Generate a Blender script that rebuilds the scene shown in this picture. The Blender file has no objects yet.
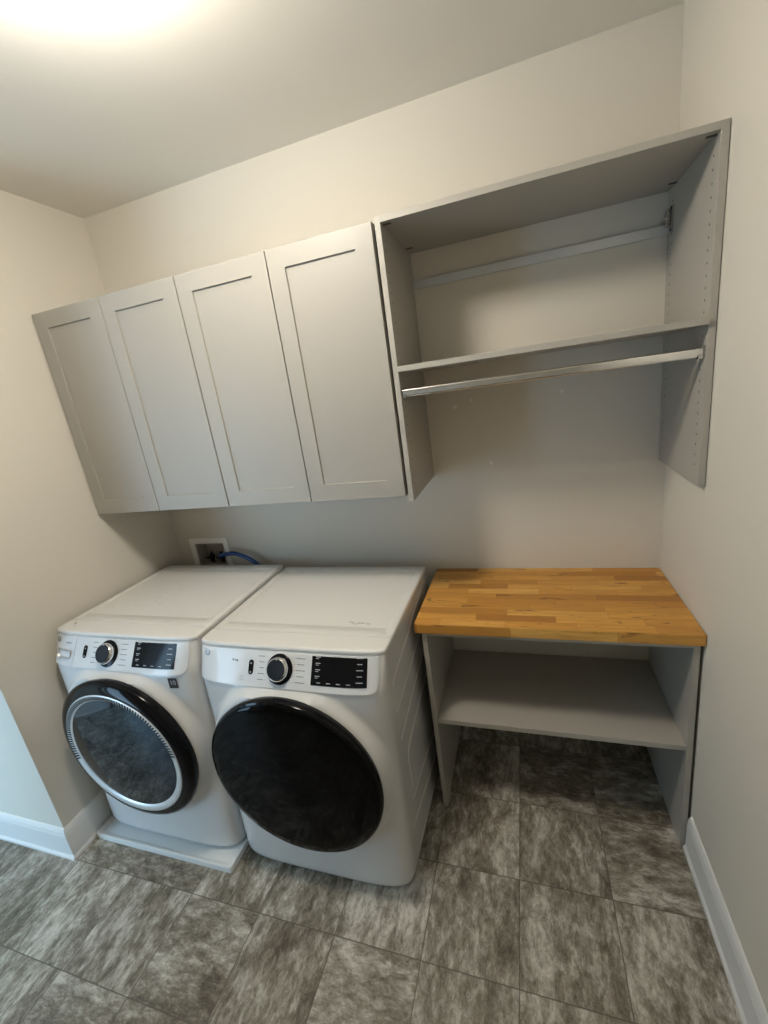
import bpy, bmesh, math, random
from mathutils import Vector, Matrix
random.seed(4)
PI = math.pi
S = bpy.context.scene
COL = S.collection

# ------------------------------------------------------------------ camera
CX, CY, CZ = 2.0277, -1.9521, 1.8431
RX, RY, RZ = 1.2904, 0.1368, 0.2959
F_PX = 428.566
cam = bpy.data.objects.new('camera', bpy.data.cameras.new('camera'))
COL.objects.link(cam)
rot = Matrix.Rotation(RZ, 3, 'Z') @ Matrix.Rotation(RY, 3, 'Y') @ Matrix.Rotation(RX, 3, 'X')
cam.matrix_world = Matrix.Translation((CX, CY, CZ)) @ rot.to_4x4()
cam.data.sensor_fit = 'VERTICAL'
cam.data.sensor_height = 36.0
cam.data.lens = 36.0 * F_PX / 1024.0
cam.data.clip_start = 0.02
S.camera = cam

# ------------------------------------------------------------------ light and exposure
S.view_settings.view_transform = 'Standard'
S.view_settings.look = 'None'
S.view_settings.gamma = 1.0
S.view_settings.use_curve_mapping = False
S.view_settings.exposure = 0.0
world = bpy.data.worlds.new('world')
S.world = world
world.use_nodes = True
bgn = world.node_tree.nodes['Background']
bgn.inputs[0].default_value = (0.50, 0.68, 1.0, 1)
bgn.inputs[1].default_value = 0.5
LAMP_E = 110.0
LAMP_C = (1.0, 0.93, 0.81)
LAMP_POS = (1.2, -1.13, 2.8538)
day = bpy.data.lights.new('daylight', 'AREA')
day.shape = 'RECTANGLE'; day.size = 0.8; day.size_y = 1.9
day.energy = 42.0
day.color = (0.46, 0.74, 1.0)
dayo = bpy.data.objects.new('daylight', day)
COL.objects.link(dayo)
dayo.location = (-0.78, -2.75, 1.1)
dayo.rotation_euler = (PI/2, 0, 0)       # shines towards +y through the doorway at the end of the hall

# ------------------------------------------------------------------ material helpers
def new_mat(name, color=(.8, .8, .8), rough=.5, metal=0., spec=.5, emis=None, estr=0., coat=0.):
    m = bpy.data.materials.new(name); m.use_nodes = True
    b = m.node_tree.nodes['Principled BSDF']
    b.inputs['Base Color'].default_value = (*color, 1)
    b.inputs['Roughness'].default_value = rough
    b.inputs['Metallic'].default_value = metal
    b.inputs['Specular IOR Level'].default_value = spec
    b.inputs['Coat Weight'].default_value = coat
    b.inputs['Coat Roughness'].default_value = 0.05
    if emis:
        b.inputs['Emission Color'].default_value = (*emis, 1)
        b.inputs['Emission Strength'].default_value = estr
    return m
class NT:
    def __init__(s, m):
        s.t = m.node_tree; s.b = s.t.nodes['Principled BSDF']
    def n(s, typ, **kw):
        x = s.t.nodes.new(typ)
        for k, v in kw.items():
            if k.startswith('i_'):
                key = k[2:]
                x.inputs[int(key) if key.isdigit() else key.replace('_', ' ')].default_value = v
            else: setattr(x, k, v)
        return x
    def l(s, a, b): s.t.links.new(a, b)
    def math(s, op, a, b=None, c=None):
        x = s.n('ShaderNodeMath', operation=op)
        for i, v in enumerate((a, b, c)):
            if v is None: continue
            if isinstance(v, (int, float)): x.inputs[i].default_value = v
            else: s.l(v, x.inputs[i])
        return x.outputs[0]
    def mix(s, f, a, b, typ='MIX'):
        x = s.n('ShaderNodeMix', data_type='RGBA', blend_type=typ)
        for i, v in ((0, f), (6, a), (7, b)):
            if isinstance(v, (int, float)): x.inputs[i].default_value = v
            elif isinstance(v, tuple): x.inputs[i].default_value = (*v, 1) if len(v) == 3 else v
            else: s.l(v, x.inputs[i])
        return x.outputs[2]
    def ramp(s, f, stops):
        x = s.n('ShaderNodeValToRGB'); r = x.color_ramp
        while len(r.elements) < len(stops): r.elements.new(.5)
        for e, (p, c) in zip(r.elements, stops):
            e.position = p; e.color = (*c, 1)
        s.l(f, x.inputs[0]); return x.outputs[0]
    def bump(s, h, strength=.2, dist=.002):
        x = s.n('ShaderNodeBump'); x.inputs['Strength'].default_value = strength
        x.inputs['Distance'].default_value = dist
        s.l(h, x.inputs['Height']); s.l(x.outputs[0], s.b.inputs['Normal'])

def paint_mat(name, color, rough=.75, spots=None):
    m = new_mat(name, color, rough, spec=.3); t = NT(m)
    tc = t.n('ShaderNodeTexCoord')
    nz = t.n('ShaderNodeTexNoise', i_Scale=160., i_Detail=2.)
    t.l(tc.outputs['Object'], nz.inputs['Vector'])
    big = t.n('ShaderNodeTexNoise', i_Scale=1.6, i_Detail=3.)
    t.l(tc.outputs['Object'], big.inputs['Vector'])
    c = t.mix(t.math('MULTIPLY', big.outputs[0], .12), color, tuple(x*.88 for x in color))
    if spots:
        tot = None
        for (p, r) in spots:
            d = t.n('ShaderNodeVectorMath', operation='DISTANCE'); t.l(tc.outputs['Object'], d.inputs[0])
            d.inputs[1].default_value = p
            wob = t.math('MULTIPLY_ADD', nz.outputs[0], r*.9, d.outputs['Value'])
            f = t.math('LESS_THAN', wob, r*1.45)
            tot = f if tot is None else t.math('MAXIMUM', tot, f)
        c = t.mix(t.math('MULTIPLY', tot, .55), c, (.9, .88, .84))
    t.l(c, t.b.inputs['Base Color'])
    t.bump(nz.outputs[0], .12, .001)
    return m

WALLC = (.66, .622, .55)
M = {}
M['wall'] = paint_mat('wall_paint', WALLC)
M['wall_back'] = paint_mat('back_wall_paint', WALLC, spots=[((1.747, 0, 1.723), .009), ((1.818, 0, 1.744), .006), ((2.185, 0, 1.734), .007), ((1.884, 0, 1.46), .008)])
M['ceiling'] = paint_mat('ceiling_paint', (.82, .79, .73), .85)
M['trim'] = new_mat('trim_gloss_white', (.74, .74, .73), .35)
M['hall_door'] = new_mat('hall_door_white', (.74, .76, .78), .4)

def melamine(name, c):
    m = new_mat(name, c, .42, spec=.45); t = NT(m)
    tc = t.n('ShaderNodeTexCoord')
    nz = t.n('ShaderNodeTexNoise', i_Scale=420., i_Detail=2.)
    t.l(tc.outputs['Object'], nz.inputs['Vector'])
    t.l(t.mix(t.math('MULTIPLY', nz.outputs[0], .25), c, tuple(x*.85 for x in c)), t.b.inputs['Base Color'])
    t.bump(nz.outputs[0], .05, .0005)
    return m
M['melamine'] = melamine('greige_melamine', (.395, .373, .333))
M['door_lam'] = melamine('greige_door_laminate', (.35, .331, .297))
M['hole'] = new_mat('pin_hole_dark', (.05, .045, .04), .8)
M['cap'] = new_mat('dark_connector', (.035, .033, .03), .5)
M['white'] = new_mat('appliance_white', (.66, .66, .655), .22, spec=.5, coat=.25)
M['white_lid'] = new_mat('appliance_lid_white', (.655, .645, .625), .3, spec=.5)
M['panelwhite'] = new_mat('control_panel_white', (.62, .63, .645), .25, coat=.3)
M['black'] = new_mat('gloss_black', (.004, .004, .005), .08, spec=.18)
M['glass'] = new_mat('tinted_door_glass', (.002, .002, .002), .05, spec=.1)
M['glass2'] = new_mat('mirror_tinted_door_glass', (.005, .007, .010), .04, spec=.5)
M['glass2'].node_tree.nodes['Principled BSDF'].inputs['Specular Tint'].default_value = (.66, .84, 1, 1)
M['glass2'].node_tree.nodes['Principled BSDF'].inputs['IOR'].default_value = 1.6
M['disp'] = new_mat('display_black', (.006, .006, .007), .12, spec=.15)
M['chrome'] = new_mat('chrome', (.78, .78, .78), .1, metal=1.)
M['chrome_satin'] = new_mat('satin_chrome', (.62, .63, .64), .28, metal=1.)
M['ring_silver'] = new_mat('ring_silver', (.72, .73, .74), .32, metal=.45)
M['zinc'] = new_mat('zinc_rail', (.62, .64, .66), .35, metal=.55)
M['steel_dark'] = new_mat('bracket_steel', (.55, .54, .52), .25, metal=1.)
M['knobface'] = new_mat('knob_face', (.012, .013, .018), .3, spec=.2)
M['ink'] = new_mat('grey_ink', (.16, .16, .17), .6)
M['inklight'] = new_mat('light_ink', (.45, .47, .5), .6)
M['inkfaint'] = new_mat('faint_ink', (.30, .29, .27), .6)
M['sticker'] = new_mat('black_sticker', (.012, .012, .013), .35)
M['blue_badge'] = new_mat('blue_ink', (.04, .12, .3), .4)
M['badge_white'] = new_mat('badge_white', (.8, .85, .9), .4)
M['hose'] = new_mat('blue_hose_rubber', (.012, .055, .21), .35)
M['valve'] = new_mat('valve_dark', (.03, .025, .02), .5)
M['plastic'] = new_mat('outlet_box_plastic', (.86, .85, .82), .4)
M['recess'] = new_mat('outlet_recess_plastic', (.45, .42, .37), .5)
M['pan'] = new_mat('pan_plastic', (.72, .74, .74), .4)
M['rubber'] = new_mat('rubber_foot', (.03, .03, .03), .8)
M['dust'] = new_mat('dust_specks', (.25, .22, .18), .9)
M['lampglass'] = new_mat('lamp_diffuser', (.9, .88, .82), .4, emis=LAMP_C, estr=LAMP_E)

def tile_mat():
    m = new_mat('stone_look_vinyl_tile', (.3, .27, .24), .42, spec=.45); t = NT(m)
    tc = t.n('ShaderNodeTexCoord')
    sp = t.n('ShaderNodeSeparateXYZ'); t.l(tc.outputs['Object'], sp.inputs[0])
    T = .3165
    ux = t.math('DIVIDE', t.math('SUBTRACT', sp.outputs[0], 1.939 - 10*T), T)
    uy = t.math('DIVIDE', t.math('ADD', sp.outputs[1], 0.7505 + 10*T), T)
    ix, iy = t.math('FLOOR', ux), t.math('FLOOR', uy)
    fx, fy = t.math('FRACT', ux), t.math('FRACT', uy)
    cell = t.n('ShaderNodeCombineXYZ'); t.l(ix, cell.inputs[0]); t.l(iy, cell.inputs[1])
    wn = t.n('ShaderNodeTexWhiteNoise', noise_dimensions='3D'); t.l(cell.outputs[0], wn.inputs['Vector'])
    ws = t.n('ShaderNodeSeparateColor'); t.l(wn.outputs['Color'], ws.inputs[0])
    # a quarter of the tiles carry their veining crosswise
    turn = t.math('LESS_THAN', ws.outputs[0], .3)
    across = t.mix(turn, (0, 0, 0), (1, 1, 1))
    a = t.n('ShaderNodeCombineXYZ'); t.l(fx, a.inputs[0]); t.l(fy, a.inputs[1])
    b = t.n('ShaderNodeCombineXYZ'); t.l(fy, b.inputs[0]); t.l(fx, b.inputs[1])
    vv = t.mix(turn, a.outputs[0], b.outputs[0])
    off = t.n('ShaderNodeVectorMath', operation='SCALE'); t.l(wn.outputs['Color'], off.inputs[0]); off.inputs['Scale'].default_value = 40.
    ad = t.n('ShaderNodeVectorMath', operation='ADD'); t.l(vv, ad.inputs[0]); t.l(off.outputs[0], ad.inputs[1])
    def noise(sx, sy, scale, det, dist=0., rough=.6):
        mp = t.n('ShaderNodeMapping'); mp.inputs['Scale'].default_value = (sx, sy, 1)
        mp.inputs['Rotation'].default_value = (0, 0, .12)
        t.l(ad.outputs[0], mp.inputs['Vector'])
        n = t.n('ShaderNodeTexNoise', i_Scale=scale, i_Detail=det, i_Distortion=dist, i_Roughness=rough)
        t.l(mp.outputs[0], n.inputs['Vector']); return n.outputs[0]
    n1 = noise(1.7, .8, 1.5, 8., .4, .62)
    n2 = noise(2.3, 1.0, 4.6, 8., .55, .68)
    n3 = noise(1.9, 1.0, 13., 6., .6, .7)
    mixn = t.math('ADD', t.math('ADD', t.math('MULTIPLY', n1, .40), t.math('MULTIPLY', n2, .38)), t.math('MULTIPLY', n3, .22))
    mixn = t.math('ADD', mixn, t.math('MULTIPLY', t.math('SUBTRACT', ws.outputs[1], .5), .04))
    col = t.ramp(mixn, [(.405, (.085, .070, .050)), (.455, (.155, .135, .102)), (.50, (.245, .224, .182)), (.535, (.36, .338, .29)), (.60, (.60, .58, .53))])
    # ragged crack-like dark veins and pale torn edges
    n4 = noise(2.6, 1.3, 2.2, 12., .5, .74)
    vf = t.ramp(t.math('ABSOLUTE', t.math('SUBTRACT', n4, .5)), [(.0, (1, 1, 1)), (.008, (0, 0, 0))])
    col = t.mix(t.math('MULTIPLY', vf, .6), col, (.055, .045, .032))
    n5 = noise(3.4, 2.0, 2.7, 12., .4, .74)
    vf2 = t.ramp(t.math('ABSOLUTE', t.math('SUBTRACT', n5, .53)), [(.0, (1, 1, 1)), (.008, (0, 0, 0))])
    col = t.mix(t.math('MULTIPLY', vf2, .5), col, (.52, .50, .45))
    # grout line
    ex = t.math('MINIMUM', fx, t.math('SUBTRACT', 1., fx)); ey = t.math('MINIMUM', fy, t.math('SUBTRACT', 1., fy))
    e = t.math('MINIMUM', ex, ey)
    g = t.math('LESS_THAN', e, .0058)
    col = t.mix(t.math('MULTIPLY', g, .8), col, (.085, .074, .060))
    t.l(col, t.b.inputs['Base Color'])
    t.l(t.math('MULTIPLY_ADD', mixn, .35, .22), t.b.inputs['Roughness'])
    h = t.math('MULTIPLY', mixn, t.math('SUBTRACT', 1., g))
    t.bump(h, .55, .004)
    return m
M['tile'] = tile_mat()

def wood_mat():
    m = new_mat('butcher_block_birch', (.5, .28, .09), .38, spec=.45); t = NT(m)
    tc = t.n('ShaderNodeTexCoord'); sp = t.n('ShaderNodeSeparateXYZ'); t.l(tc.outputs['Object'], sp.inputs[0])
    rowh, L = .0435, .30
    yy = t.math('ADD', sp.outputs[1], 5.0)
    row = t.math('FLOOR', t.math('DIVIDE', yy, rowh))
    fy = t.math('FRACT', t.math('DIVIDE', yy, rowh))
    rn = t.n('ShaderNodeTexWhiteNoise', noise_dimensions='1D'); t.l(row, rn.inputs['W'])
    rlen = t.math('MULTIPLY_ADD', rn.outputs['Value'], .16, L - .07)
    xx = t.math('DIVIDE', t.math('ADD', sp.outputs[0], t.math('MULTIPLY_ADD', rn.outputs['Value'], 7.3, 3.)), rlen)
    st = t.math('FLOOR', xx); fx = t.math('FRACT', xx)
    cb = t.n('ShaderNodeCombineXYZ'); t.l(st, cb.inputs[0]); t.l(row, cb.inputs[1])
    wn = t.n('ShaderNodeTexWhiteNoise', noise_dimensions='3D'); t.l(cb.outputs[0], wn.inputs['Vector'])
    ws = t.n('ShaderNodeSeparateColor'); t.l(wn.outputs['Color'], ws.inputs[0])
    base = t.ramp(ws.outputs[0], [(0., (.36, .15, .024)), (.12, (.46, .21, .036)), (.45, (.56, .275, .052)), (.8, (.64, .335, .072)), (1., (.72, .42, .11))])
    off = t.n('ShaderNodeVectorMath', operation='SCALE'); t.l(wn.outputs['Color'], off.inputs[0]); off.inputs['Scale'].default_value = 20.
    ad = t.n('ShaderNodeVectorMath', operation='ADD'); t.l(tc.outputs['Object'], ad.inputs[0]); t.l(off.outputs[0], ad.inputs[1])
    mp = t.n('ShaderNodeMapping'); mp.inputs['Scale'].default_value = (2.2, 26, 26); t.l(ad.outputs[0], mp.inputs['Vector'])
    n = t.n('ShaderNodeTexNoise', i_Scale=3., i_Detail=6., i_Distortion=.9, i_Roughness=.6); t.l(mp.outputs[0], n.inputs['Vector'])
    mp2 = t.n('ShaderNodeMapping'); mp2.inputs['Scale'].default_value = (5, 22, 22); t.l(ad.outputs[0], mp2.inputs['Vector'])
    n2 = t.n('ShaderNodeTexNoise', i_Scale=1.2, i_Detail=3., i_Distortion=1.2); t.l(mp2.outputs[0], n2.inputs['Vector'])
    col = t.mix(t.ramp(n.outputs[0], [(.35, (.5, .5, .5)), (.65, (0, 0, 0))]), base, (.33, .15, .032))
    dk = t.ramp(n2.outputs[0], [(.645, (0, 0, 0)), (.70, (1, 1, 1))])
    dkf = t.n('ShaderNodeSeparateColor'); t.l(dk, dkf.inputs[0])
    col = t.mix(t.math('MULTIPLY', dkf.outputs[0], .75), col, (.12, .05, .014))
    e = t.math('MINIMUM', t.math('MULTIPLY', t.math('MINIMUM', fy, t.math('SUBTRACT', 1., fy)), rowh),
               t.math('MULTIPLY', t.math('MINIMUM', fx, t.math('SUBTRACT', 1., fx)), L))
    col = t.mix(t.math('MULTIPLY', t.math('LESS_THAN', e, .0009), .45), col, (.18, .08, .02))
    t.l(col, t.b.inputs['Base Color'])
    t.bump(n.outputs[0], .08, .001)
    return m
M['wood'] = wood_mat()

# ------------------------------------------------------------------ mesh helpers
def obj(name, bm, mat, parent=None, smooth=False, mats=None, angle=None):
    bmesh.ops.recalc_face_normals(bm, faces=bm.faces) if angle != 'keep' else None
    me = bpy.data.meshes.new(name); bm.to_mesh(me); bm.free()
    for m_ in (mats or [mat]): me.materials.append(m_)
    o = bpy.data.objects.new(name, me); COL.objects.link(o)
    if parent: o.parent = parent
    if smooth:
        for p in me.polygons: p.use_smooth = True
        try:
            me.set_sharp_from_angle(angle=math.radians(smooth if smooth is not True else 40))
        except Exception: pass
        for p in me.polygons:
            if p.loop_total > 12: p.use_smooth = False
    return o
def struct(name, bm, mat, parent=None, **k):
    o = obj(name, bm, mat, parent, **k)
    if not parent: o['kind'] = 'structure'
    return o
def thing(name, label, cat, loc=(0, 0, 0), rz=0, group=None):
    o = bpy.data.objects.new(name, None); COL.objects.link(o)
    o.empty_display_size = .05
    o.location = loc; o.rotation_euler = (0, 0, rz); o['label'] = label; o['category'] = cat
    if group: o['group'] = group
    return o
def tag(o, label, cat, group=None):
    o['label'] = label; o['category'] = cat
    if group: o['group'] = group
    return o
def box(bm, x0, x1, y0, y1, z0, z1, bev=0., seg=2, mi=0):
    r = bmesh.ops.create_cube(bm, size=1)
    vs = r['verts']
    for v in vs:
        v.co = Vector(((x0+x1)/2 + v.co.x*(x1-x0), (y0+y1)/2 + v.co.y*(y1-y0), (z0+z1)/2 + v.co.z*(z1-z0)))
    fs = {f for v in vs for f in v.link_faces}
    for f in fs: f.material_index = mi
    if bev > 0:
        es = list({e for v in vs for e in v.link_edges})
        bmesh.ops.bevel(bm, geom=es, offset=bev, segments=seg, profile=.5, affect='EDGES')
    return bm
def B(*a, **k): return box(bmesh.new(), *a, **k)
def lathe(bm, prof, c, axis='y', n=96, mi=0, sx=1.):
    """prof: list of (radius, offset along axis)."""
    rings = []
    for r, h in prof:
        ring = []
        if r < 1e-6:
            p = {'y': (c[0], c[1]+h, c[2]), 'z': (c[0], c[1], c[2]+h), 'x': (c[0]+h, c[1], c[2])}[axis]
            ring = [bm.verts.new(p)]
        else:
            for i in range(n):
                a = 2*PI*i/n; u, v = r*math.cos(a), r*math.sin(a)
                p = {'y': (c[0]+u, c[1]+h, c[2]+v), 'z': (c[0]+u, c[1]+v, c[2]+h), 'x': (c[0]+h, c[1]+u, c[2]+v)}[axis]
                ring.append(bm.verts.new(p))
        rings.append(ring)
    for A, Bq in zip(rings, rings[1:]):
        if len(A) == 1 and len(Bq) == 1: continue
        for i in range(n):
            j = (i+1) % n
            if len(A) == 1: f = bm.faces.new((A[0], Bq[i], Bq[j]))
            elif len(Bq) == 1: f = bm.faces.new((A[i], A[j], Bq[0]))
            else: f = bm.faces.new((A[i], A[j], Bq[j], Bq[i]))
            f.material_index = mi
    return bm
def tube(bm, pts, r, n=10, caps=True):
    pts = [Vector(p) for p in pts]; rings = []; up = Vector((0, 0, 1))
    prev = None
    for i, p in enumerate(pts):
        d = (pts[min(i+1, len(pts)-1)] - pts[max(i-1, 0)]).normalized()
        a = (prev - d*prev.dot(d)) if prev else d.cross(up if abs(d.z) < .9 else Vector((1, 0, 0)))
        a.normalize(); b = d.cross(a); prev = a
        rings.append([bm.verts.new(p + a*(r*math.cos(2*PI*k/n)) + b*(r*math.sin(2*PI*k/n))) for k in range(n)])
    for A, Bq in zip(rings, rings[1:]):
        for k in range(n): bm.faces.new((A[k], A[(k+1) % n], Bq[(k+1) % n], Bq[k]))
    if caps: bm.faces.new(rings[0]); bm.faces.new(rings[-1])
    return bm
def smooth_path(P, n=10):
    P = [Vector(p) for p in P]; Q = [P[0]] + P + [P[-1]]; out = []
    for i in range(1, len(Q)-2):
        for k in range(n):
            t = k/n
            a, b, c, d = Q[i-1], Q[i], Q[i+1], Q[i+2]
            out.append(.5*((2*b) + (-a+c)*t + (2*a-5*b+4*c-d)*t*t + (-a+3*b-3*c+d)*t**3))
    out.append(P[-1]); return out
def prism(bm, poly, axis, a, b, mi=0):
    """extrude a 2D polygon along axis from a to b; axis x: poly=(y,z); y: (x,z); z: (x,y)."""
    def P(p, h): return {'x': (h, p[0], p[1]), 'y': (p[0], h, p[1]), 'z': (p[0], p[1], h)}[axis]
    A = [bm.verts.new(P(p, a)) for p in poly]; C = [bm.verts.new(P(p, b)) for p in poly]
    fs = [bm.faces.new(A), bm.faces.new(list(reversed(C)))]
    for i in range(len(poly)):
        j = (i+1) % len(poly); fs.append(bm.faces.new((A[i], C[i], C[j], A[j])))
    for f in fs: f.material_index = mi
    return bm
def text_mesh(s, size, mat_rot, mat):
    cu = bpy.data.curves.new('lettering', 'FONT'); cu.body = s; cu.size = size; cu.extrude = .0002
    cu.align_x = 'CENTER'; cu.align_y = 'CENTER'
    to = bpy.data.objects.new('lettering_source', cu); COL.objects.link(to)
    bpy.context.view_layer.update()
    me = bpy.data.meshes.new_from_object(to.evaluated_get(bpy.context.evaluated_depsgraph_get()))
    bpy.data.objects.remove(to)
    me.transform(mat_rot); me.materials.clear(); me.materials.append(mat)
    return me

# ------------------------------------------------------------------ room shell
W, H = 2.5605, 2.8538
LW = 1.053                      # length of the alcove's left wall
HX, FY, HY = -1.3, -4.0, -2.5  # hall side wall, front wall behind the camera, wall across the hall's end
struct('floor', B(HX-.1, W+.1, FY-1.2, .1, -.08, 0), M['tile'])
struct('ceiling', B(HX-.1, W+.1, FY-.1, .1, H, H+.08), M['ceiling'])
# back wall with the recess for the laundry outlet box
bx0, bx1, bz0, bz1 = .128, .336, .958, 1.112
bm = bmesh.new()
for a in ((0-.1, bx0, 0, H), (bx1, W+.1, 0, H), (bx0, bx1, 0, bz0), (bx0, bx1, bz1, H)):
    box(bm, a[0], a[1], 0, .1, a[2], a[3])
struct('wall_back', bm, M['wall_back'])
struct('wall_right', B(W, W+.1, FY-.1, 0, 0, H), M['wall'])
# alcove left wall and hall end wall: one L of plasterboard
struct('wall_left', B(-.1, 0, -LW, 0, 0, H), M['wall'])
struct('wall_hall_end', B(HX, -.1, -LW, -LW+.1, 0, H), M['wall'])
struct('wall_hall', B(HX-.1, HX, HY-.1, -LW+.1, 0, H), M['wall'])
bm = bmesh.new()
dx0, dx1 = -1.19, -.37           # doorway at the end of the hall, where the daylight comes in
box(bm, HX, dx0, HY-.1, HY, 0, H); box(bm, dx1, 0, HY-.1, HY, 0, H); box(bm, dx0, dx1, HY-.1, HY, 2.1, H)
box(bm, -.1, 0, FY, HY-.1, 0, H)
struct('wall_entry', bm, M['wall'])
bm = bmesh.new()
for a in ((dx0-.09, dx0, 0, 2.19), (dx1, dx1+.09, 0, 2.19), (dx0, dx1, 2.1, 2.19)):
    box(bm, a[0], a[1], HY, HY+.018, a[2], a[3], .003)
struct('trim_1', bm, M['trim'])
bm = bmesh.new()
ox0, ox1 = .5, 1.35              # closed white door in the wall behind the camera
box(bm, 0, ox0, FY-.1, FY, 0, H); box(bm, ox1, W, FY-.1, FY, 0, H); box(bm, ox0, ox1, FY-.1, FY, 2.1, H)
struct('wall_front', bm, M['wall'])
bm = B(ox0+.004, ox1-.004, FY-.06, FY-.02, .008, 2.095, .002)
for z0, z1 in ((.22, .95), (1.1, 1.95)):
    box(bm, ox0+.13, ox1-.13, FY-.022, FY-.012, z0, z1, .008, 2)
hd = struct('door_1', bm, M['hall_door'])
bm = lathe(bmesh.new(), [(.0, .062), (.02, .06), (.027, .045), (.02, .03), (.009, .024), (.009, .008), (.028, .006), (.03, 0)], (ox0+.07, FY-.02, 1.0), 'y', 24)
obj('door_knob', bm, M['chrome_satin'], hd, smooth=True)
bm = bmesh.new()
for a in ((ox0-.09, ox0, 0, 2.19), (ox1, ox1+.09, 0, 2.19), (ox0, ox1, 2.1, 2.19)):
    box(bm, a[0], a[1], FY, FY+.018, a[2], a[3], .003)
struct('trim_2', bm, M['trim'])

# baseboards: profile (out from wall, up)
BB = [(0, 0), (.022, 0), (.022, .012), (.015, .022), (.0145, .128), (.012, .140), (.012, .146), (.007, .160), (.004, .165), (0, .166)]
def bb_x(name, xw, sgn, ya, yb):
    bm = bmesh.new()
    A = [bm.verts.new((xw + sgn*p[0], ya, p[1])) for p in BB]; C = [bm.verts.new((xw + sgn*p[0], yb, p[1])) for p in BB]
    bm.faces.new(A); bm.faces.new(C)
    for i in range(len(BB)):
        j = (i+1) % len(BB); bm.faces.new((A[i], C[i], C[j], A[j]))
    return struct(name, bm, M['trim'])
bb_x('baseboard_right', W, -1, -.512, FY)
bb_x('baseboard_hall', HX, 1, -LW-.02, HY)
def bb_y(name, yw, xa, xb):
    bm = bmesh.new()
    A = [bm.verts.new((xa, yw - p[0], p[1])) for p in BB]; C = [bm.verts.new((xb, yw - p[0], p[1])) for p in BB]
    bm.faces.new(A); bm.faces.new(C)
    for i in range(len(BB)):
        j = (i+1) % len(BB); bm.faces.new((A[i], C[i], C[j], A[j]))
    return struct(name, bm, M['trim'])
bb_y('baseboard_back', 0, 1.6285, 2.5295)
# left alcove wall + hall end wall share a mitred outside corner
bm = bmesh.new()
rows = [[bm.verts.new((p[0], -.002, p[1])) for p in BB],
        [bm.verts.new((p[0], -LW - p[0], p[1])) for p in BB],
        [bm.verts.new((HX+.0, -LW - p[0], p[1])) for p in BB]]
for A, C in zip(rows, rows[1:]):
    for i in range(len(BB)-1): bm.faces.new((A[i], C[i], C[i+1], A[i+1]))
struct('baseboard_left', bm, M['trim'])

# ------------------------------------------------------------------ ceiling lamp (above the frame)
lamp = thing('ceiling_light', 'round flush ceiling light glowing warm white, just above the picture', 'lamp', LAMP_POS)
obj('base', lathe(bmesh.new(), [(0, 0), (.06, 0), (.062, -.010), (.02, -.016), (.012, -.04), (0, -.04)], (0, 0, 0), 'z', 40), M['trim'], lamp, smooth=True)
obj('shade', lathe(bmesh.new(), [(0, -.042), (.09, -.046), (.118, -.058), (.128, -.082), (.126, -.108), (.108, -.135), (.07, -.150), (0, -.156)], (0, 0, 0), 'z', 48), M['lampglass'], lamp, smooth=True)

# ------------------------------------------------------------------ upper cabinets with shaker doors
T = .019
XD = [.006, .3986, .7896, 1.1939, 1.5952]
ZB, ZT = 1.442, 2.3615
YC, YD = -.411, -.4315
def shaker(x0, x1, z0, z1, yb, yf, st=.066, rec=.007):
    """x/z outline, back at yb, face at yf, flat recessed centre panel"""
    bm = bmesh.new()
    def rect(a, y): return [bm.verts.new((x0+a, y, z0+a)), bm.verts.new((x1-a, y, z0+a)), bm.verts.new((x1-a, y, z1-a)), bm.verts.new((x0+a, y, z1-a))]
    R = [rect(0, yb), rect(0, yf+.0012), rect(.0012, yf), rect(st, yf), rect(st+.0015, yf+rec), ]
    bm.faces.new(R[0])
    for A, C in zip(R, R[1:]):
        for i in range(4): bm.faces.new((A[i], A[(i+1) % 4], C[(i+1) % 4], C[i]))
    bm.faces.new(R[-1])
    return bm
def wall_cabinet(x0, xm, x1, label, dl):
    t = thing('wall_cabinet', label, 'cabinet', ((x0+x1)/2, -.002, ZB), 0, 'two-door wall cabinets')
    ox = (x0+x1)/2
    bm = bmesh.new(); a, b = x0-ox+.001, x1-ox-.001; h = ZT-ZB
    box(bm, a, a+T, YC, 0, 0, h); box(bm, b-T, b, YC, 0, 0, h)
    box(bm, a+T, b-T, YC, 0, 0, T); box(bm, a+T, b-T, YC, 0, h-T, h)
    box(bm, a+T, b-T, -.006, 0, T, h-T); box(bm, a+T, b-T, YC+.02, -.006, h/2-.01, h/2+.009)
    obj('body', bm, M['melamine'], t)
    for p, q in ((x0, xm), (xm, x1)):
        obj('door', shaker(p-ox+.002, q-ox-.002, 0, h, YC-.0015, YD+.002), M['door_lam'], t)
    return t
wall_cabinet(XD[0], XD[1], XD[2]-.001, 'grey two-door shaker wall cabinet in the left corner above the washer', None)
wall_cabinet(XD[2]+.001, XD[3], XD[4], 'grey two-door shaker wall cabinet next to the open shelf unit', None)

# ------------------------------------------------------------------ open hanging shelf unit
OX0, OX1, OZ0, OZ1, OY = 1.602, 2.558, 1.419, 2.373, -.421
ou = thing('open_shelf_unit', 'open grey wall shelf unit with one shelf, mounted beside the right wall', 'shelf unit', (OX0, -.001, OZ0))
def pinned_panel(x0, x1, inner, z0, z1, y0, y1, zs, ys):
    bm = B(x0, x1, y0, y1, z0, z1, .0006, 1)
    s = 1 if inner > (x0+x1)/2 else -1
    for y in ys:
        z = zs[0]
        while z < zs[1]:
            vs = [bm.verts.new((inner + s*.0003, y + .0036*math.cos(k*PI/4), z + .0036*math.sin(k*PI/4))) for k in range(8)]
            f = bm.faces.new(vs); f.material_index = 1
            z += .032
    return bm
w_ = OX1-OX0; h_ = OZ1-OZ0
def pinobj(name, bm, parent):
    return obj(name, bm, None, parent, mats=[M['melamine'], M['hole']])
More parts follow.
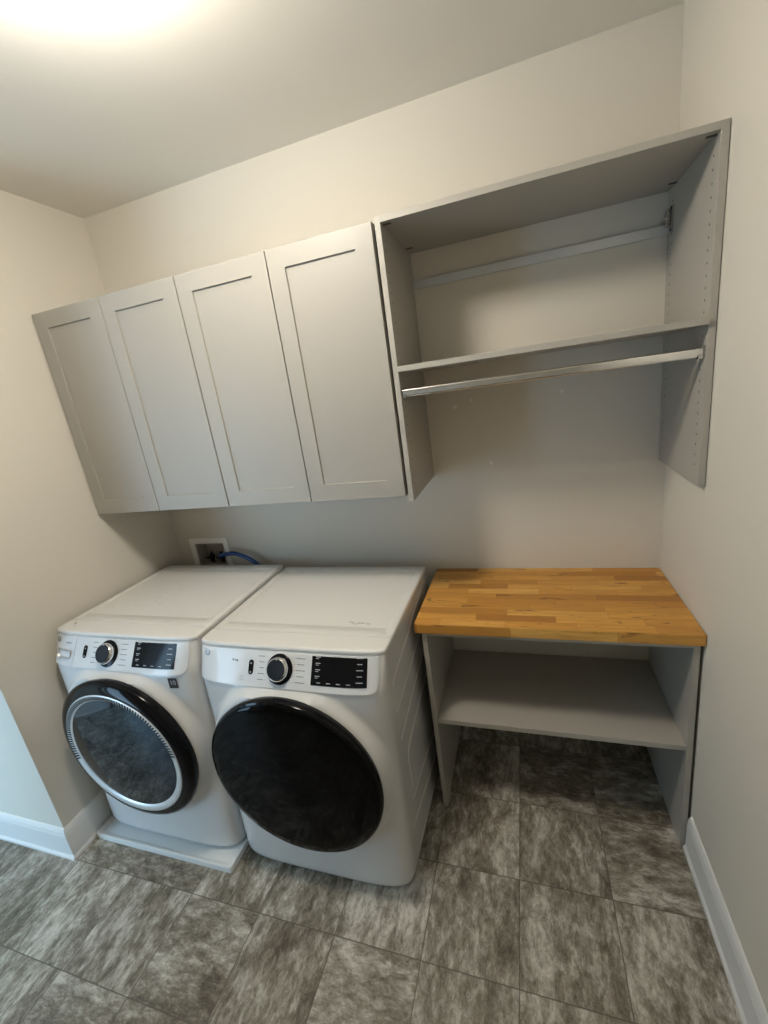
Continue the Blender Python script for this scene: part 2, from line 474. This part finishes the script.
pinobj('side_panel', pinned_panel(0, T, T, 0, h_, OY, 0, (.06, h_-.06), (OY+.04, -.045)), ou)
pinobj('side_panel', pinned_panel(w_-T, w_, w_-T, 0, h_, OY, 0, (.06, h_-.06), (OY+.04, -.045)), ou)
top = obj('top_panel', B(T, w_-T, OY, 0, h_-T, h_, .0006, 1), M['melamine'], ou)
for x in (T+.012, w_-T-.012):
    for y in (OY+.03, -.08):
        bm = bmesh.new(); box(bm, x-.012, x+.016, y-.0065, y+.0065, h_-T-.0015, h_-T+.001, .0012, 1)
        obj('connector_cap', bm, M['cap'], top)
ZS = 1.910 - OZ0
obj('shelf', B(T+.001, w_-T-.001, OY-.010, -.004, ZS-T, ZS, .0006, 1), M['melamine'], ou)
# back hanging rail
obj('hanging_rail', B(T+.001, w_-T-.001, -.013, -.001, 2.219-OZ0, 2.253-OZ0, .002, 2), M['zinc'], ou)
bk = obj('rail_bracket', (lambda bm: (box(bm, w_-T-.030, w_-T-.012, -.030, -.0135, 2.254-OZ0, 2.262-OZ0, .002, 1),
        box(bm, w_-T-.016, w_-T-.004, -.046, -.014, 2.24-OZ0, 2.292-OZ0, .003, 1),
        box(bm, w_-T-.0045, w_-T-.0002, -.060, -.012, 2.215-OZ0, 2.30-OZ0, .0015, 1))[0])(bmesh.new()), M['steel_dark'], ou)
for yy, zz in ((-.052, 2.290), (-.052, 2.226)):
    obj('screw', lathe(bmesh.new(), [(0, -.004), (.006, -.003), (.006, 0)], (w_-T-.0046, yy, zz-OZ0), 'x', 16), M['cap'], bk, smooth=True)
obj('screw', lathe(bmesh.new(), [(0, -.005), (.006, -.004), (.006, 0)], (w_-T-.016, -.034, 2.265-OZ0), 'x', 16), M['chrome'], bk, smooth=True)

# closet rod: flat-oval chrome tube hung in two flanges
ROY, ROZ = -.400, 1.817
rod = thing('closet_rod', 'flat chrome closet rod spanning the open shelf unit below its shelf', 'rod', (OX0+T, ROY, ROZ))
L_ = w_-2*T
pr = []
hh, ww = .0145, .0075
for k in range(9): a = PI*k/8; pr.append((ww*math.cos(a), hh-ww+ww*math.sin(a)))
for k in range(9): a = PI+PI*k/8; pr.append((ww*math.cos(a), -hh+ww+ww*math.sin(a)))
obj('tube', prism(bmesh.new(), pr, 'x', .003, L_-.003), M['chrome'], rod, smooth=30)
for x0, x1 in ((0.0004, .0025), (L_-.0025, L_-.0004)):
    bm = bmesh.new(); prism(bm, [(p[0]*1.9, p[1]*1.45) for p in pr], 'x', x0, x1)
    s = 1 if x0 < .1 else -1; xa, xb = sorted((x0, x0+s*.014))
    prism(bm, [(-.0095, -.006), (-.0095, -.0175), (.0095, -.0175), (.0095, -.006), (.0082, -.006), (.0082, -.0162), (-.0082, -.0162), (-.0082, -.006)], 'x', xa, xb)
    obj('flange', bm, M['steel_dark'], rod)

# ------------------------------------------------------------------ base shelf unit and butcher-block top
BX0, BX1, BY, BZ = 1.609, 2.549, -.503, .9040
bu = thing('base_shelf_unit', 'open grey floor shelf unit under the wooden worktop', 'shelf unit', (BX0, -.003, 0))
wb = BX1-BX0
obj('side_panel', B(0, T, BY, 0, 0, BZ, .0006, 1), M['melamine'], bu)
obj('side_panel', (lambda bm: prism(bm, [(BY, 0), (0, 0), (0, BZ), (BY, BZ)], 'x', wb-T, wb))(bmesh.new()), M['melamine'], bu)
obj('top_panel', B(T, wb-T, BY, -.02, BZ-T, BZ, .0006, 1), M['melamine'], bu)
obj('shelf', B(T+.001, wb-T-.001, BY+.004, -.004, .479-.022, .479, .0006, 1), M['melamine'], bu)
obj('shelf_bracket', B(wb-T-.03, wb-T-.002, BY+.10, BY+.125, .4475, .4565, .002, 1), M['cap'], bu)
ct = obj('butcher_block_worktop', B(1.5855, 2.5585, -.522, -.002, .9045, .9456, .0025, 2), M['wood'])
tag(ct, 'honey-coloured butcher-block worktop of glued staves on the grey base shelf unit', 'worktop')

# ------------------------------------------------------------------ laundry outlet box and hose
ob = thing('outlet_box', 'white recessed laundry outlet box with water valves in the wall above the washer', 'outlet box', (.232, 0, 1.035))
bm = bmesh.new()
ix0, ix1, iz0, iz1 = bx0-.232, bx1-.232, bz0-1.035, bz1-1.035
for a in ((ix0-.032, ix1+.032, iz1, iz1+.032), (ix0-.032, ix1+.032, iz0-.032, iz0), (ix0-.032, ix0, iz0, iz1), (ix1, ix1+.032, iz0, iz1)):
    box(bm, a[0], a[1], -.006, -.0005, a[2], a[3])
obj('face_frame', bm, M['plastic'], ob)
bm = bmesh.new(); e = .0015
box(bm, ix0+e, ix1-e, .084, .087, iz0+e, iz1-e)
for a in ((ix0+e, ix0+e+.003, iz0+e, iz1-e), (ix1-e-.003, ix1-e, iz0+e, iz1-e)): box(bm, a[0], a[1], 0, .084, a[2], a[3])
for a in ((iz0+e, iz0+e+.003), (iz1-e-.003, iz1-e)): box(bm, ix0+e+.003, ix1-e-.003, 0, .084, a[0], a[1])
obj('recess', bm, M['recess'], ob)
for x in (-.043, .030):
    bm = lathe(bmesh.new(), [(0, .028), (.009, .026), (.009, .012), (.016, .010), (.017, -.012), (.012, -.016), (.012, -.04), (0, -.04)], (x, .045, -.022), 'z', 20)
    lathe(bm, [(0, -.03), (.011, -.028), (.011, 0)], (x, .045, -.022), 'y', 16)
    box(bm, x-.02, x+.02, .008, .016, -.028, -.016, .003, 1)
    obj('valve', bm, M['valve'], ob, smooth=True)
hz = 1.035
hp = smooth_path([(.262, .03, 1.018), (.285, .005, 1.03), (.318, -.03, 1.042), (.352, -.052, 1.056), (.40, -.06, 1.066), (.454, -.062, 1.068), (.528, -.066, 1.042), (.60, -.070, .99), (.635, -.072, .90), (.645, -.074, .75), (.645, -.074, .5)], 8)
hose = obj('water_hose', tube(bmesh.new(), hp, .0115, 12), M['hose'], smooth=True)
tag(hose, 'blue rubber water hose arching out of the outlet box behind the washer', 'hose')

# ------------------------------------------------------------------ front-loading machines
HW = .3795                 # half width
YB_SIDE, NSE = .645, 5.0   # straight side length, corner squareness
Z0B, ZTOP, ZSEAM = .012, .993, .885
DC = .547                  # door centre height (above machine base)
def depth_c(z):            # how far the middle of the front stands out from the back
    if z > ZSEAM: return .757 - (z-ZSEAM)*.62
    if z > ZSEAM-.03: return .755 + (ZSEAM-z)*.12
    return .7586 + min(1, (ZSEAM-.03-z)/.8)*.024
def bulge_at(x, z, y):
    d = math.hypot(x, z-DC)
    w = 1 - min(1, max(0, (d-.337)/.040)); w = w*w*(3-2*w)
    q = min(1, max(0, (.884-z)/.022)); w *= max(0, 1-abs(x/HW)**30)*q*q*(3-2*q)
    return max(0, .792-y)*w
def BULGE(x, z): return bulge_at(x, z, -front_y(x, z))
def front_xy(th, z, off=0., bulge=True):
    """th 0..PI runs right to left over the bowed front; returns x, y (y negative towards the room)"""
    c, s = math.cos(th), math.sin(th)
    x = HW*(1 if c > 0 else -1)*abs(c)**(2/NSE)
    dz = depth_c(z) - YB_SIDE
    y = YB_SIDE + dz*abs(s)**(2/NSE)
    if bulge:
        y += bulge_at(x, z, y)
    # outward offset
    if off:
        nx = math.copysign(abs(x/HW)**(NSE-1)/HW, x); ny = (abs(s)**(2/NSE))**(NSE-1)/dz
        L = math.hypot(nx, ny) or 1; x += off*nx/L; y += off*ny/L
    return x, -y
def front_y(x, z):
    u = min(.999, abs(x)/HW); dz = depth_c(z)-YB_SIDE
    return -(YB_SIDE + dz*(1-u**NSE)**(1/NSE))
TH = [PI*(i/110) for i in range(111)]
def body_mesh():
    bm = bmesh.new()
    rows = []
    zs = [Z0B, Z0B+.004, Z0B+.012, Z0B+.024] + [Z0B+.024+(ZSEAM-Z0B-.024)*i/70 for i in range(1, 71)] + [ZSEAM+(ZTOP-ZSEAM)*i/8 for i in range(1, 9)]
    for z in zs:
        k = max(0, 1-(z-Z0B)/.024); ins = .018*(1-math.sqrt(max(0, 1-k*k)))   # rounded bottom edge
        row = [bm.verts.new((HW-ins*.3, 0, z))] 
        for y in (.15, .3, .45, .58): row.append(bm.verts.new((HW-ins*.3, -y, z)))
        for th in TH:
            x, y = front_xy(th, z, -ins)
            row.append(bm.verts.new((x, y, z)))
        for y in (.58, .45, .3, .15): row.append(bm.verts.new((-HW+ins*.3, -y, z)))
        row.append(bm.verts.new((-HW+ins*.3, 0, z)))
        rows.append(row)
    for A, C in zip(rows, rows[1:]):
        for i in range(len(A)):
            j = (i+1) % len(A); bm.faces.new((A[i], A[j], C[j], C[i]))
    bm.faces.new(rows[0]); bm.faces.new(rows[-1])
    bmesh.ops.remove_doubles(bm, verts=bm.verts, dist=1e-6)
    return bm
def loft(bm, rings, cap=True):
    R = [[bm.verts.new(p) for p in r] for r in rings]
    for A, C in zip(R, R[1:]):
        for i in range(len(A)):
            j = (i+1) % len(A); bm.faces.new((A[i], A[j], C[j], C[i]))
    if cap: bm.faces.new(R[0]); bm.faces.new(R[-1])
    return bm
YSEAM = .600
def lid_front():
    """front strip of the top, following the bowed face"""
    def ring(z, off):
        P = [(HW+off, -YSEAM-.0015, z)]
        for th in TH[::2]:
            x, y = front_xy(th, ZTOP, off, False); P.append((x, y, z))
        P.append((-HW-off, -YSEAM-.0015, z)); return P
    return loft(bmesh.new(), [ring(ZTOP+.0005, .002), ring(ZTOP+.004, .003), ring(ZTOP+.010, .003), ring(ZTOP+.015, .001), ring(ZTOP+.017, -.004), ring(ZTOP+.0175, -.010)])
def lid_rear():
    """rear sheet: raised rim with a shallow sunken field"""
    bm = bmesh.new()
    def rr(x0, x1, y0, y1, r, z):
        P = []
        for cx, cy, a0 in ((x1-r, y1-r, 0), (x0+r, y1-r, PI/2), (x0+r, y0+r, PI), (x1-r, y0+r, 1.5*PI)):
            for k in range(7):
                a = a0+PI/2*k/6; P.append((cx+r*math.cos(a), cy+r*math.sin(a), z))
        return P
    y0, y1 = -YSEAM+.0005, .0
    X = HW+.002
    return loft(bm, [rr(-X, X, y0, y1, .006, ZTOP+.0005), rr(-X-.001, X+.001, y0, y1, .006, ZTOP+.010), rr(-X+.002, X-.002, y0+.001, y1-.002, .006, ZTOP+.0155),
                     rr(-X+.006, X-.006, y0+.002, y1-.005, .006, ZTOP+.0175),
                     rr(-X+.030, X-.030, y0+.055, y1-.055, .018, ZTOP+.0175), rr(-X+.035, X-.035, y0+.060, y1-.060, .016, ZTOP+.0132)])
def panel_mesh(t0, t1, zb, zt, off, rcorner=.03, n=60, m=14, both=False):
    """a thin shell on the bowed face; t0..t1 in theta; the lower right (and left) corner rounded"""
    bm = bmesh.new(); G = []
    xr = front_xy(t0, zb, 0, False)[0]; xl = front_xy(t1, zb, 0, False)[0]
    # sample evenly by arc length
    fine = [t0+(t1-t0)*i/900 for i in range(901)]
    pts = [front_xy(t, .94, 0, False) for t in fine]; acc = [0]
    for a, b in zip(pts, pts[1:]): acc.append(acc[-1]+math.dist(a, b))
    tot = acc[-1]; ths = []; k = 0
    samp = [i/n for i in range(n+1)]
    extra = [rcorner/tot*(1-math.cos(PI/2*i/8)) for i in range(9)]
    samp = sorted(set(extra + ([1-e for e in extra] if both else []) + [s for s in samp if s > extra[-1] and (not both or s < 1-extra[-1])]))
    for s in samp:
        while k < 900 and acc[k] < s*tot - 1e-9: k += 1
        ths.append((fine[k], s*tot))
    for th, d in ths:
        q = min(d, tot-d) if both else d
        lift = 0
        if q < rcorner: lift = rcorner - math.sqrt(max(0, rcorner**2-(rcorner-q)**2))
        col = []
        for j in range(m+1):
            z = zb+lift + (zt-zb-lift)*j/m
            col.append(z)
        G.append((th, col))
    def P(th, z, o):
        x, y = front_xy(th, z, o, False); return bm.verts.new((x, y, z))
    outer = [[P(th, z + (.0012 if j == 0 else 0), off) for j, z in enumerate(col)] for th, col in G]
    inner = [[P(th, z, -.001) for z in col] for th, col in G]
    N = len(G)
    for i in range(N-1):
        for j in range(m):
            bm.faces.new((outer[i][j], outer[i+1][j], outer[i+1][j+1], outer[i][j+1]))
        bm.faces.new((outer[i][0], outer[i+1][0], inner[i+1][0], inner[i][0]))
        bm.faces.new((outer[i][m], outer[i+1][m], inner[i+1][m], inner[i][m]))
    for i in (0, N-1):
        for j in range(m): bm.faces.new((outer[i][j], outer[i][j+1], inner[i][j+1], inner[i][j]))
    return bm
def th_of_x(x):
    u = max(-1, min(1, x/HW)); return math.acos(math.copysign(abs(u)**(NSE/2), u))
POFF = .0045
def face_pt(x, z, off): return Vector((x, front_y(x, z)-off, z))
def face_rot(x, z):
    """frame lying on the face: local x right, y up the face, z outward"""
    a = face_pt(x+.004, z, 0)-face_pt(x-.004, z, 0); b = face_pt(x, z+.004, 0)-face_pt(x, z-.004, 0)
    a.normalize(); n = a.cross(b.normalized()); n.normalize()
    if n.y > 0: n = -n
    b = n.cross(a)
    m = Matrix((a, b, n)).transposed().to_4x4(); return m
def put(bm, x, z, off):
    m = Matrix.Translation(face_pt(x, z, off)) @ face_rot(x, z)
    bmesh.ops.transform(bm, matrix=m, verts=bm.verts); return bm
def place_verts(vs, bm, x, z, off):
    m = Matrix.Translation(face_pt(x, z, off)) @ face_rot(x, z)
    bmesh.ops.transform(bm, matrix=m, verts=vs)
def mark(bm, x, z, w, h, off, mi=0):
    n0 = len(bm.verts); box(bm, -w/2, w/2, -h/2, h/2, -.0001, .0003, mi=mi)
    bm.verts.ensure_lookup_table(); place_verts(list(bm.verts)[n0:], bm, x, z, off)
def knob(t, x, z):
    def lz(prof, n=56): return put(lathe(bmesh.new(), prof, (0, 0, 0), 'z', n), x, z, POFF)
    k = obj('knob', lz([(.0415, .003), (.0420, .014), (.040, .023), (.0355, .0265)]), M['chrome'], t, smooth=50)
    obj('knob_surround', lz([(0, -.003), (.052, -.003), (.053, .002), (.050, .0045), (.040, .0048), (0, .0045)]), M['black'], k, smooth=50)
    obj('knob_face', lz([(.0355, .0265), (.034, .0285), (.0335, .0260), (.020, .0255), (0, .0255)]), M['knobface'], k, smooth=50)
    bm = bmesh.new(); box(bm, -.0012, .0012, .031, .0405, .0245, .0285)
    obj('pointer', put(bm, x, z, POFF), M['inklight'], k)
def machine(name, label, cat, loc, washer):
    t = thing(name, label, cat, loc, 0)
    body = obj('body', body_mesh(), M['white'], t, smooth=35)
    obj('lid', lid_rear(), M['white_lid'], t, smooth=50)
    obj('lid_front', lid_front(), M['white_lid'], t, smooth=50)
    # control panel
    t0 = th_of_x(.358) if not washer else th_of_x(.358)
    tl = PI-.02 if not washer else th_of_x(-.225)
    cp = obj('control_panel', panel_mesh(t0, tl, ZSEAM, ZTOP-.002, POFF, .03), M['panelwhite'], t, smooth=40)
    kx = -.009 if not washer else -.036
    pz = .942
    knob(t, kx, pz)
    # pill button
    bx_ = kx-(.119 if not washer else .128)
    bm = bmesh.new(); P = []
    for k in range(9): a = PI*k/8; P.append((.0095*math.cos(a), .016+.0095*math.sin(a)))
    for k in range(9): a = PI+PI*k/8; P.append((.0095*math.cos(a), -.016+.0095*math.sin(a)))
    prism(bm, P, 'z', -.002, .0025); put(bm, bx_, pz, POFF)
    pb = obj('power_button', bm, M['black'], t)
    bm = bmesh.new()
    for dz in (-.014, .012): mark(bm, bx_, pz+dz, .007, .0022, POFF+.0026); mark(bm, bx_, pz+dz, .0022, .007, POFF+.0026)
    obj('button_marks', bm, M['inklight'], pb)
    # display
    dx0, dx1 = (.118, .322) if not washer else (.101, .306)
    dz0, dz1 = .906, .987
    bm = bmesh.new(); nx, nz_ = 16, 6; Gd = []
    for i in range(nx+1):
        x = dx0+(dx1-dx0)*i/nx
        Gd.append([(x, dz0+(dz1-dz0)*j/nz_) for j in range(nz_+1)])
    fr = [[bm.verts.new(face_pt(x, z, POFF+.0022)) for x, z in c] for c in Gd]
    bk_ = [[bm.verts.new(face_pt(x, z, POFF-.003)) for x, z in c] for c in Gd]
    for i in range(nx):
        for j in range(nz_): bm.faces.new((fr[i][j], fr[i+1][j], fr[i+1][j+1], fr[i][j+1]))
        for j in (0, nz_): bm.faces.new((fr[i][j], fr[i+1][j], bk_[i+1][j], bk_[i][j]))
    for i in (0, nx):
        for j in range(nz_): bm.faces.new((fr[i][j], fr[i][j+1], bk_[i][j+1], bk_[i][j]))
    dsp = obj('display', bm, M['disp'], t)
    bm = bmesh.new(); o_ = POFF+.0024; wd = dx1-dx0
    for k in range(4): 
        mark(bm, dx0+.024, dz0+.026+k*.018, .018, .0026, o_); mark(bm, dx0+.021, dz0+.021+k*.018, .012, .0016, o_)
    for k in range(5): mark(bm, dx1-.026, dz0+.014+k*.017, .024 - (k % 2)*.006, .0026, o_)
    for k in range(4): mark(bm, dx0+.03+k*(wd-.08)/3.4, dz0+.008, .014, .0024, o_)
    obj('display_marks', bm, M['inklight'], dsp)
    # cycle names round the knob: lines of tiny illegible print
    bm = bmesh.new()
    for k in range(5):
        dz = .034-k*.017
        mark(bm, kx-.074-abs(dz)*.1, pz+dz, .026-(k % 3)*.003, .0026, POFF+.0001); mark(bm, kx-.074+.019, pz+dz, .006, .0008, POFF+.0001)
        mark(bm, kx+.083, pz+dz, .036-(k % 2)*.007, .0026, POFF+.0001); mark(bm, kx+.059, pz+dz, .006, .0008, POFF+.0001)
    if not washer:
        for i, w in enumerate((.006, .003, .008)): mark(bm, -.21+i*.009, pz+.018-.001*i, w, .007, POFF+.0001)
        mark(bm, -.165, pz-.04, .012, .0008, POFF+.0001); mark(bm, -.165, pz-.028, .012, .0008, POFF+.0001)
        mark(bm, -.171, pz-.034, .0008, .012, POFF+.0001); mark(bm, -.159, pz-.034, .0008, .012, POFF+.0001)
    obj('cycle_marks', bm, M['ink'], cp)
    # round emblem
    if washer:
        dr = obj('detergent_drawer', panel_mesh(th_of_x(-.229), PI-.02, ZSEAM+.001, ZTOP-.002, POFF-.0005, .008), M['panelwhite'], t, smooth=40)
        # scooped silver grip
        bm = bmesh.new(); P = [(-.044, .018), (.040, .012), (.040, -.006), (.034, -.016), (-.030, -.018), (-.040, -.006)]
        gx = -.286
        n = len(P)
        A = [bm.verts.new((p[0], p[1], .0012)) for p in P]; C = [bm.verts.new((p[0]*.88, p[1]*.78, -.006)) for p in P]
        for i in range(n): bm.faces.new((A[i], A[(i+1) % n], C[(i+1) % n], C[i]))
        bm.faces.new(C)
        A2 = [bm.verts.new((p[0]*1.06, p[1]*1.1, .0009)) for p in P]
        for i in range(n): bm.faces.new((A2[i], A2[(i+1) % n], A[(i+1) % n], A[i]))
        put(bm, gx, pz-.012, POFF+.005)
        obj('drawer_grip', bm, M['chrome_satin'], dr)
        bm = bmesh.new()
        for i, w in enumerate((.008, .010, .006)): mark(bm, -.282+i*.012, pz+.025, w, .004, POFF+.0008)
        obj('print', bm, M['ink'], dr)
        ex, ez, em, et = -.336, pz+.034, M['chrome_satin'], M['ink']
        par = dr
    else:
        ex, ez, em, et = -.332, pz+.032, M['badge_white'], M['blue_badge']; par = cp
    r_ = .0125
    bd = obj('emblem', put(lathe(bmesh.new(), [(0, .0016), (r_-.001, .0016), (r_, 0), (r_, -.003)], (0, 0, 0), 'z', 32), ex, ez, POFF+.001), em, par, smooth=50)
    ring = put(lathe(bmesh.new(), [(r_*.72, .0017), (r_*.74, .0021), (r_*.9, .0021), (r_*.92, .0017)], (0, 0, 0), 'z', 32), ex, ez, POFF+.001)
    me = text_mesh('GE', .013, Matrix.Translation(face_pt(ex, ez, POFF+.0032)) @ face_rot(ex, ez), et)
    ring.from_mesh(me)
    obj('emblem_lettering', ring, et, bd)
    if washer:
        sx, sz = .294, .850
        so = BULGE(sx-.03, sz-.02)+.0015
        sb = bmesh.new(); box(sb, -.019, .019, -.022, .022, 0, .0006); put(sb, sx, sz, so)
        st = obj('sticker', sb, M['sticker'], t)
        me = text_mesh('10', .027, Matrix.Translation(face_pt(sx, sz+.002, so+.001)) @ face_rot(sx, sz), M['inklight'])
        o = bpy.data.objects.new('sticker_lettering', me); COL.objects.link(o); o.parent = st
    # door
    c = (.012 if washer else .009, 0, DC)
    DK = .987 if washer else 1.003
    def dl(prof): return lathe(bmesh.new(), [(r*DK, y) for r, y in prof], c, 'y', 128)
    if washer:
        prof = [(0, -.79), (.331, -.79), (.3385, -.806), (.340, -.818), (.3365, -.826), (.322, -.836), (.300, -.8415), (.2945, -.842), (.2935, -.836), (0, -.836)]
        d = obj('door', dl(prof), M['black'], t, smooth=35)
        obj('chrome_ring', dl([(.2940, -.836), (.2930, -.8435), (.2895, -.8455), (.269, -.8420), (.264, -.838), (.264, -.8365)]), M['ring_silver'], d, smooth=40)
        R_ = .2635; prof = []
        for k in range(0, 13): r = R_*(1-k/12); prof.append((r, -.8385-.020*(1-(r/R_)**2)))
        prof = [(R_, -.8365)] + prof
        obj('door_glass', dl(prof), M['glass2'], d, smooth=60)
        bm = bmesh.new()
        for k in range(72):
            a = math.radians(8 + k*2.6)
            ca, sa = math.cos(a), math.sin(a)
            vs = []
            for r, wv in ((.2705, .0032), (.2895, .0034)):
                for s in (-1, 1):
                    vs.append((c[0] + DK*(r*ca - s*wv*sa), -.8425-(r-.269)*.171-.0006, DC + DK*(r*sa + s*wv*ca)))
            V = [bm.verts.new(p) for p in (vs[0], vs[1], vs[3], vs[2])]; V2 = [bm.verts.new((p[0], p[1]+.003, p[2])) for p in (vs[0], vs[1], vs[3], vs[2])]
            bm.faces.new(V)
            for i in range(4): bm.faces.new((V[i], V[(i+1) % 4], V2[(i+1) % 4], V2[i]))
        obj('ring_slots', bm, M['black'], d)
    else:
        prof = [(0, -.79), (.331, -.79), (.3385, -.806), (.340, -.818), (.3365, -.826), (.330, -.8295)]
        d = obj('door', dl(prof + [(.329, -.8275), (0, -.8275)]), M['black'], t, smooth=35)
        prof = [(.3285, -.8275), (.3275, -.8305)]
        for k in range(0, 13): r = .3265*(1-k/12); prof.append((r, -.8312-.013*(1-(r/.3265)**2)))
        obj('door_glass', dl(prof), M['glass'], d, smooth=60)
        # print on the lid
        bm = bmesh.new()
        for i, w in enumerate((.020, .030, .018)): box(bm, .185+i*.036, .185+i*.036+w, -.508-i*.004, -.503-i*.004, ZTOP+.0132, ZTOP+.0136)
        box(bm, .200, .225, -.518, -.515, ZTOP+.0132, ZTOP+.0136)
        obj('lid_print', bm, M['inkfaint'], t)
    # side ribs pressed in the sheet metal, both sides
    ribs = [[(.13, .955), (.375, .908), (.60, .868), (.648, .845)], [(.13, .82), (.30, .787), (.50, .757), (.648, .735)],
            [(.13, .70), (.335, .675), (.52, .643), (.648, .612)], [(.13, .59), (.30, .56), (.50, .535), (.585, .515), (.602, .49), (.605, .347)],
            [(.13, .235), (.316, .255), (.50, .285), (.62, .298)], [(.13, .12), (.35, .146), (.52, .182), (.66, .205)], [(.30, .028), (.40, .036), (.50, .046), (.626, .066)]]
    for s in (-1, 1):
        bm = bmesh.new()
        for r in ribs:
            tube(bm, smooth_path([(s*(HW-.0008), -y, z) for y, z in r], 6), .0036, 8)
        obj('side_ribs', bm, M['white'], body, smooth=True)
    for x in (-.3, .3):
        for y in (-.06, -.64):
            obj('foot', lathe(bmesh.new(), [(0, 0), (.022, 0), (.024, .006), (.018, .010), (.010, .012), (.010, .0155), (0, .0155)], (x, y, 0), 'z', 20), M['rubber'], t, smooth=40)
    return t
dryer = machine('clothes_dryer', 'white front-loading dryer with plain black round door, next to the shelf unit', 'dryer', (1.176, -.116, 0), False)
washer = machine('washing_machine', 'white front-loading washer with chrome-ringed door, standing on a white drip pan', 'washing machine', (.4105, -.133, .022), True)

# dust on the washer lid
bm = bmesh.new()
for k in range(34):
    a, b = random.gauss(-.17, .09), random.gauss(-.33, .12)
    if abs(a) > .32 or not -.58 < b < -.08: continue
    zt = ZTOP+.0133 if (abs(a) < .335 and -.53 < b < -.07) else ZTOP+.0176
    r = random.uniform(.0012, .003)
    lathe(bm, [(0, .0006), (r, .0002), (r, 0)], (a, b, zt), 'z', 7)
for a, b, r in ((-.315, -.63, .006), (-.30, -.645, .004), (-.325, -.62, .004)):
    lathe(bm, [(0, .0006), (r, .0002), (r, 0)], (a, b, ZTOP+.0176), 'z', 8)
ds = obj('dust', bm, M['dust'], washer); ds['kind'] = 'stuff'

# drip pan under the washer
pan = thing('drip_pan', 'shallow white plastic drip pan on the floor under the washer', 'drip pan', (.4090, -.137, 0))
def rrect(x0, x1, y0, y1, r, z):
    P = []
    for cx, cy, a0 in ((x1-r, y1-r, 0), (x0+r, y1-r, PI/2), (x0+r, y0+r, PI), (x1-r, y0+r, 1.5*PI)):
        for k in range(7):
            a = a0+PI/2*k/6; P.append((cx+r*math.cos(a), cy+r*math.sin(a), z))
    return P
X, Y0, Y1 = .3845, -.830, .0
Rg = [rrect(-X, X, Y0, Y1, .015, 0), rrect(-X, X, Y0, Y1, .015, .022), rrect(-X+.002, X-.002, Y0+.002, Y1-.002, .014, .027), rrect(-X+.006, X-.006, Y0+.006, Y1-.006, .012, .028),
      rrect(-X+.012, X-.012, Y0+.012, Y1-.012, .010, .025), rrect(-X+.02, X-.02, Y0+.02, Y1-.02, .010, .0215)]
obj('tray', loft(bmesh.new(), Rg), M['pan'], pan, smooth=50)
